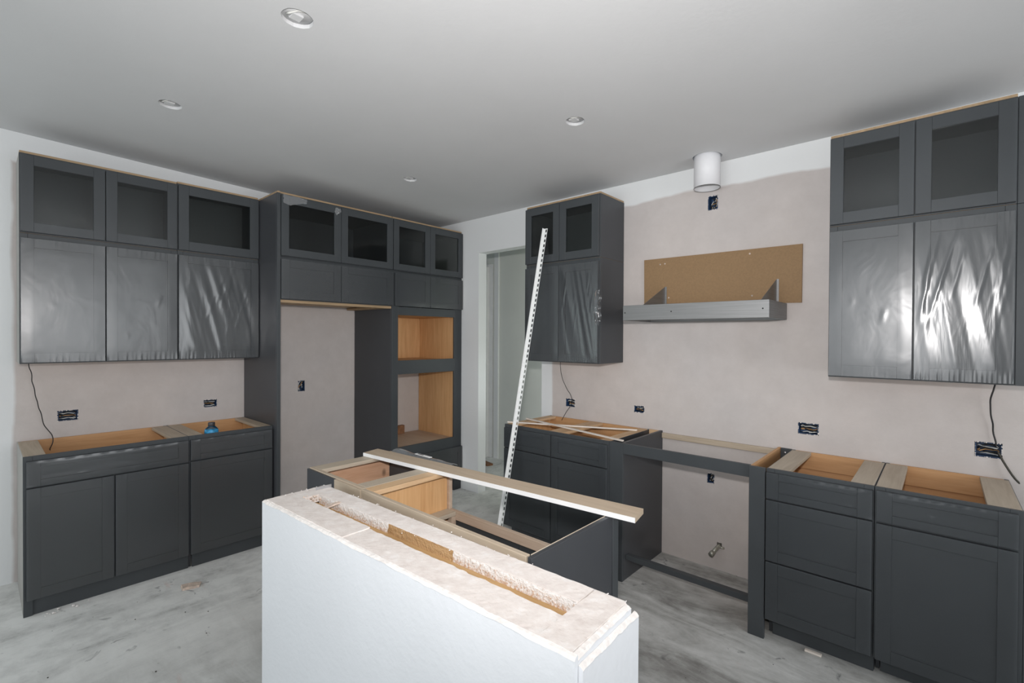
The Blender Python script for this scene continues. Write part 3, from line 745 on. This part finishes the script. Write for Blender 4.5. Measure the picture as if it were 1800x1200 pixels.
# strip of clear plastic with a white sticker, standing beside the board
r = thing('plastic_strip', 'strip of clear plastic with a white sticker on the island, behind the board', 'plastic', (2.17, -1.655, IZ))
def strip(a, c):
    x = 1.93+.50*a; k = -1.700+.060*c+.004*noise.noise(Vector((a*6, c*3, 2)))
    return Vector((x, k, IZ+.004+.022*math.sin(c*PI)*(.6+.4*noise.noise(Vector((a*5, 1, 0))))))
B().grid(30, 8, strip).build('plastic_sheet', 'plastic_haze', r)
B().box(2.135, 2.262, -1.692, -1.672, IZ+.0215, IZ+.0245).build('sticker', 'white_trim', r)
B().box(2.150, 2.20, -1.686, -1.678, IZ+.0246, IZ+.0250, bev=0).build('sticker_print', 'hinge_metal', r)

# white slotted bar leaning from the floor against the top cabinet
top, bot = Vector((1.995, -.372, 2.360)), Vector((1.885, -.775, .006))
ax = (top-bot).normalized(); sd = Vector((1, 0, 0)); sd = (sd-ax*sd.dot(ax)).normalized(); nf = ax.cross(sd)
if nf.y > 0: nf = -nf
Lb = (top-bot).length; w = .036
b = B(); bm = b.bm; N = 62
def bp(u, v, h=0): return bot+ax*(u*Lb)+sd*(v*w-w/2)+nf*h
for i in range(N):          # web with a slot in each cell
    u0_, u1_ = i/N, (i+1)/N; s0_, s1_ = u0_+.22/N, u1_-.22/N
    for (a, c, e, f) in ((u0_, s0_, 0, 1), (s1_, u1_, 0, 1), (s0_, s1_, 0, .50), (s0_, s1_, .90, 1)):
        b.prism([bp(a, e), bp(c, e), bp(c, f), bp(a, f)], nf*.002)
b.prism([bp(0, 0), bp(1, 0), bp(1, .07), bp(0, .07)], nf*.020)
o = b.build('slotted_bar', 'bar_white', None, tuple(bot)); tag(o, 'long white slotted metal bar leaning against the cabinet beside the doorway', 'bar')

# two thin white strips lying across the base cabinet
for p, q, lab in (((1.745, -.520, BH), (2.640, -.130, BH), 'thin white strip crossing the cabinet top from front left to back right'),
                  ((1.790, -.345, BH+.010), (2.765, -.560, BH+.010), 'thin white strip on top of the other strip, reaching the front right edge')):
    p, q = Vector(p), Vector(q); d_ = (q-p).normalized(); s_ = Vector((-d_.y, d_.x, 0))*.008
    o = B().prism([p-s_, q-s_, q+s_, p+s_], (0, 0, .009)).build('wood_strip', 'strip_white_wood', None, tuple((p+q)/2))
    tag(o, lab, 'strip', 'thin white strips on the base cabinet')

# hood
HX0, HX1, HD, HB, HT = 2.680, 3.556, .418, 1.645, 1.743
r = thing('range_hood', 'unfinished stainless range hood base with two triangular brackets', 'hood', ((HX0+HX1)/2, 0, HB))
part('front_panel', 'brushed_steel', r, HX0, HX1, HD-.004, HD, HB, HT, mp=RIGHT)
for a in (HX0, HX1-.003): part('side_panel', 'brushed_steel', r, a, a+.003, .017, HD-.0045, HB, HT, mp=RIGHT)
part('top_panel', 'brushed_steel', r, HX0+.004, HX1-.004, .30, HD-.005, HT-.004, HT-.001, mp=RIGHT)
part('back_panel', 'brushed_steel', r, HX0+.004, HX1-.004, .017, .02, HB, HT, mp=RIGHT)
part('bottom_lip', 'brushed_steel', r, HX0+.004, HX1-.004, HD-.03, HD-.005, HB, HB+.003, mp=RIGHT)
for xk in (2.788, 3.498):
    b = B().prism([Vector((xk, -.36, HT)), Vector((xk, -.018, HT)), Vector((xk, -.018, 1.893))], (.002, 0, 0))
    b.box(xk, xk+.014, -.020, -.018, HT, 1.893, bev=0)
    b.build('bracket', 'brushed_steel', r)
for x in (HX0+.015, HX0+.33, HX1-.03):
    B().tube([(x, -HD-.0015, HB+.05), (x, -HD, HB+.05)], .004, 10).build('rivet_hole', 'black_plastic', r)
r = thing('backer_board', 'brown fibreboard panel screwed to the wall above the range hood', 'panel', (3.13, 0, 1.76))
b = B().prism([Vector((2.630, -.001, 1.770)), Vector((3.632, -.001, 1.745)), Vector((3.634, -.001, 2.092)), Vector((2.627, -.001, 2.098))], (0, -.0145, 0))
b.build('board', 'mdf', r)
for x, z in ((2.75, 2.055), (2.785, 2.057), (3.345, 2.065), (2.815, 1.815), (3.36, 1.80)):
    B().tube([(x, -.0165, z), (x, -.0155, z)], .006, 10).build('screw_head', 'plaster_chip', r)

# vent pipe
r = thing('vent_pipe', 'white round vent duct hanging from the ceiling above the hood', 'pipe', (VENT[0], VENT[1], 2.495))
VB = 2.495; b = B(); bm = b.bm; n = 48; rr = .0795
ro = [[bm.verts.new((VENT[0]+R_*math.cos(2*PI*k/n), VENT[1]+R_*math.sin(2*PI*k/n), z)) for k in range(n)] for R_, z in ((rr, VB), (rr, CH+.08), (rr-.003, CH+.08), (rr-.003, VB))]
for i in range(4):
    A_, C_ = ro[i], ro[(i+1) % 4]
    for k in range(n):
        f = bm.faces.new((A_[k], A_[(k+1) % n], C_[(k+1) % n], C_[k])); f.smooth = i in (0, 2)
bmesh.ops.recalc_face_normals(bm, faces=bm.faces); b.build('duct', 'white_pipe', r)
b = B()
b.tube([(VENT[0]+(rr-.0005)*math.cos(2*PI*k/32), VENT[1]+(rr-.0005)*math.sin(2*PI*k/32), VB+.001) for k in range(33)], .0016, 6, False)
b.build('bottom_rim', 'hinge_metal', r)
B().tube([(VENT[0], VENT[1], CH+.07), (VENT[0], VENT[1], CH+.072)], rr-.004, 24).build('duct_end', 'black_plastic', r)

# recessed light holes in the ceiling
labs = ['round recessed light hole in the ceiling nearest the camera, wires showing', 'round recessed light hole in the ceiling above the left cabinets',
        'round recessed light hole in the ceiling left of the vent duct', 'small far round light hole in the ceiling near the oven tower']
for i, ((x, y), lab) in enumerate(zip(lights4, labs)):
    hz = CZ(y); rr = (.058, .052, .052, .050)[i]
    r = thing('recessed_light', lab, 'light fixture', (x, y, hz), 'recessed light holes in the ceiling')
    b = B().tube([(x, y, hz+.0155), (x, y, hz+.024)], rr+.004, 28); b.build('can_plate', 'ceiling_white', r)
    b = B()
    b.box(x-.028, x+.012, y-.022, y+.02, hz+.006, hz+.0153); b.build('junction_cover', 'ceiling_white', r)
    b = B().tube([(x-.02, y-.035, hz+.012), (x, y-.03, hz+.008), (x+.03, y-.01, hz+.013), (x+.035, y+.02, hz+.018)], .004, 6); b.build('wire', 'wire_white', r)

# electrical boxes
def outlet(label, mp, c, z, w, h, deep=.06, rag_=True, seed=0, horiz=True):
    """open plastic box sunk in the wall (d < 0 is inside the wall) with loose wires"""
    rd = random.Random(seed)
    r = thing('outlet_box', label, 'outlet box', mp(c, 0, z), 'open electrical boxes')
    w -= .002; h -= .002; T = .003
    b = B()
    b.box(c-w, c+w, -deep, -deep+T, z-h, z+h, mp, 0)
    b.box(c-w, c-w+T, -deep, -.002, z-h, z+h, mp, 0); b.box(c+w-T, c+w, -deep, -.002, z-h, z+h, mp, 0)
    b.box(c-w, c+w, -deep, -.002, z-h, z-h+T, mp, 0); b.box(c-w, c+w, -deep, -.002, z+h-T, z+h, mp, 0)
    b.build('box', 'blue_box', r)
    for k, m in enumerate(('black_plastic', 'wire_white', 'black_plastic', 'wire_copper', 'black_plastic', 'wire_white')):
        pts = []
        p0 = rd.uniform(-.8, .8)
        for i in range(7):
            a = i/6
            pts.append(mp(c+w*.82*(math.sin(a*4+k*1.3+p0) if horiz else .7*math.sin(a*5+k+p0)), -deep+.008+(deep-.016)*rd.uniform(.1, .95), z+h*.78*(1-2*(k+.5)/6 if horiz else math.cos(a*3+k))+h*.15*rd.uniform(-1, 1)))
        B().tube(pts, .0028, 6).build('wire', m, r)
    # torn board edge round the opening
    b = B()
    for i in range(34):
        s_ = rd.random()*4; q = s_ % 1
        uu, zz = ((c-w+2*w*q, z+h) if s_ < 1 else (c-w+2*w*q, z-h) if s_ < 2 else (c-w, z-h+2*h*q) if s_ < 3 else (c+w, z-h+2*h*q))
        b.chip(mp(uu, .0005, zz), rd.uniform(.0015, .0042), .8)
    tag(b.build('torn_edge', 'gypsum', r), kind='stuff')
    return r
outlet('open outlet box over the leftmost base cabinet, wires folded flat inside', LEFT, *LB[0], seed=1)
outlet('small open outlet box in the left wall just above the blue bottle', LEFT, *LB[1], seed=2)
outlet('upright open outlet box in the bare wall of the fridge alcove', LEFT, *LB[2], seed=3, horiz=False)
outlet('open outlet box with a black wire hanging through it, near the doorway', RIGHT, *RB[0], seed=4)
outlet('open outlet box below the left end of the range hood', RIGHT, *RB[1], seed=5)
outlet('open blue outlet box above the three-drawer cabinet, torn paper below', RIGHT, *RB[2], seed=6)
outlet('open blue outlet box at the far right below the film-wrapped cabinet', RIGHT, *RB[3], seed=7)
outlet('upright open outlet box high on the wall under the vent duct', RIGHT, *RB[4], seed=8, horiz=False)
outlet('narrow open box in the wall inside the range bay, under the rail', RIGHT, *RB[5], seed=9, horiz=False)

# gas stub
r = thing('gas_pipe', 'short grey gas pipe stub poking out of the wall in the range bay', 'pipe', (3.17, 0, .165))
B().tube([(3.170, .07, .168), (3.168, -.02, .160), (3.157, -.085, .140)], .013, 14).build('pipe_stub', 'metal_pipe', r)
B().tube([(3.157, -.082, .141), (3.153, -.108, .132)], [.0165, .0165], 14).build('pipe_cap', 'metal_pipe', r)
B().tube([(3.17, -.012, .158), (3.205, -.012, .158)], .007, 10).build('valve_stem', 'metal_pipe', r)

# loose cables
def cable(label, pts, rr=.0026, wob=.006, mat='black_plastic', seed=0):
    out = []
    P_ = [Vector(p) for p in pts]
    for i in range(len(P_)-1):
        p0, p1, p2, p3 = P_[max(i-1, 0)], P_[i], P_[i+1], P_[min(i+2, len(P_)-1)]
        for k in range(10):
            t = k/10
            q = .5*((2*p1)+(p2-p0)*t+(2*p0-5*p1+4*p2-p3)*t*t+(3*p1-p0-3*p2+p3)*t**3)
            out.append(q+noise.noise_vector(q*17+Vector((seed, 0, 0)))*wob)
    out.append(P_[-1])
    o = B().tube(out, rr, 6).build('cable', mat, None, tuple(P_[0])); tag(o, label, 'cable', 'loose black cables')
cable('thin black cable hanging from the leftmost wall cabinet into the base cabinet', [(.052, -3.060, 1.366), (.052, -3.045, 1.25), (.045, -3.025, 1.12), (.04, -2.995, .98), (.05, -2.955, .89), (.055, -2.965, .80)], seed=1)
cable('thin black cable from the cabinet beside the doorway into the base cabinet', [(1.905, -.05, 1.36), (1.905, -.045, 1.25), (1.93, -.03, 1.15), (1.985, -.02, 1.06), (1.99, -.01, .985), (1.965, -.03, .94), (1.93, -.06, .85)], .0024, seed=2)
cable('black cable from the cabinet right of the hood down to the outlet box', [(4.450, -.05, 1.35), (4.425, -.03, 1.23), (4.435, -.02, 1.13), (4.448, -.015, 1.02)], .0034, seed=3)
cable('short grey cable hanging out of the far right outlet box', [(4.455, -.006, .995), (4.475, -.02, .95), (4.505, -.03, .895), (4.528, -.03, .865)], .0045, .004, 'hinge_metal', seed=4)

# bottle standing in the open drawer cabinet
bx, by, bz = .43, -2.172, .728
r = thing('water_bottle', 'small bottle with blue label and dark cap in the open cabinet', 'bottle', (bx, by, bz))
B().lathe((bx, by, bz), [(.034, 0), (.040, .004), (.042, .03), (.042, .135), (.038, .150), (.026, .162), (.0175, .168), (.0175, .176)], 24).build('bottle_body', 'clear_plastic', r)
B().lathe((bx, by, bz), [(.0426, .075), (.0432, .078), (.0432, .134), (.0400, .147)], 24).build('bottle_label', 'bottle_label', r)
B().lathe((bx, by, bz), [(.0205, .168), (.0215, .169), (.0215, .191), (.020, .193)], 20).build('bottle_cap', 'bottle_cap', r)

# rubble on the floor
def rubble(label, c, size, mat, name, n=1, cat='debris'):
    b = B()
    for i in range(n):
        q = Vector((c[0]+random.uniform(-1, 1)*size*(n > 1)*2.5, c[1]+random.uniform(-1, 1)*size*(n > 1)*2.5, size*.28))
        b.chip(q, size*random.uniform(.7, 1.1), .45)
    lo = min(v.co.z for v in b.bm.verts); bmesh.ops.translate(b.bm, verts=b.bm.verts, vec=(0, 0, -lo+.0005))
    return tag(b.build(name, mat, None, (c[0], c[1], 0)), label, cat)
b = B(); c = Vector((.86, -2.405, 0))
b.prism([c+Vector((-.04, -.045, .0006)), c+Vector((.02, -.05, .0006)), c+Vector((.045, .03, .0006)), c+Vector((.01, .05, .0006)), c+Vector((-.02, .02, .0006))], (0, .004, .014))
tag(b.build('plaster_piece', 'plaster_chip', None, tuple(c)), 'tan broken plaster piece on the floor before the left cabinets', 'debris')
b = B().box(3.765, 3.835, -.567, -.548, .0005, .010); tag(b.build('wood_sliver', 'strip_white_wood', None, (3.8, -.557, 0)), 'pale wood sliver on the floor by the three-drawer cabinet', 'debris')
b = B().prism([Vector((.075, .80, .0005)), Vector((.25, .76, .0005)), Vector((.27, .84, .0005)), Vector((.1, .88, .0005))], (0, 0, .02))
tag(b.build('cardboard_scrap', 'brown_block', None, (.17, .82, 0)), 'small brown scrap on the hall floor seen through the doorway', 'debris')
b = B()
for i in range(14):
    b.chip((.60+random.uniform(0, .05), -3.06+random.uniform(0, .22), .004), random.uniform(.003, .009), .6)
lo = min(v.co.z for v in b.bm.verts); bmesh.ops.translate(b.bm, verts=b.bm.verts, vec=(0, 0, -lo+.0003))
tag(b.build('plaster_crumbs', 'gypsum', None, (.62, -2.95, 0)), 'white plaster crumbs on the floor along the leftmost base cabinet', 'debris', kind='stuff')
b = B()
for i in range(120):
    b.chip((random.uniform(.7, 4.4), random.uniform(-3.1, -.7), .003), random.uniform(.0015, .005), .6)
for v in b.bm.verts: v.co.z = max(.0004, v.co.z)
tag(b.build('floor_grit', 'hinge_metal', None, (2.5, -2, 0)), 'scattered dark grit over the dusty concrete floor', 'debris', kind='stuff')
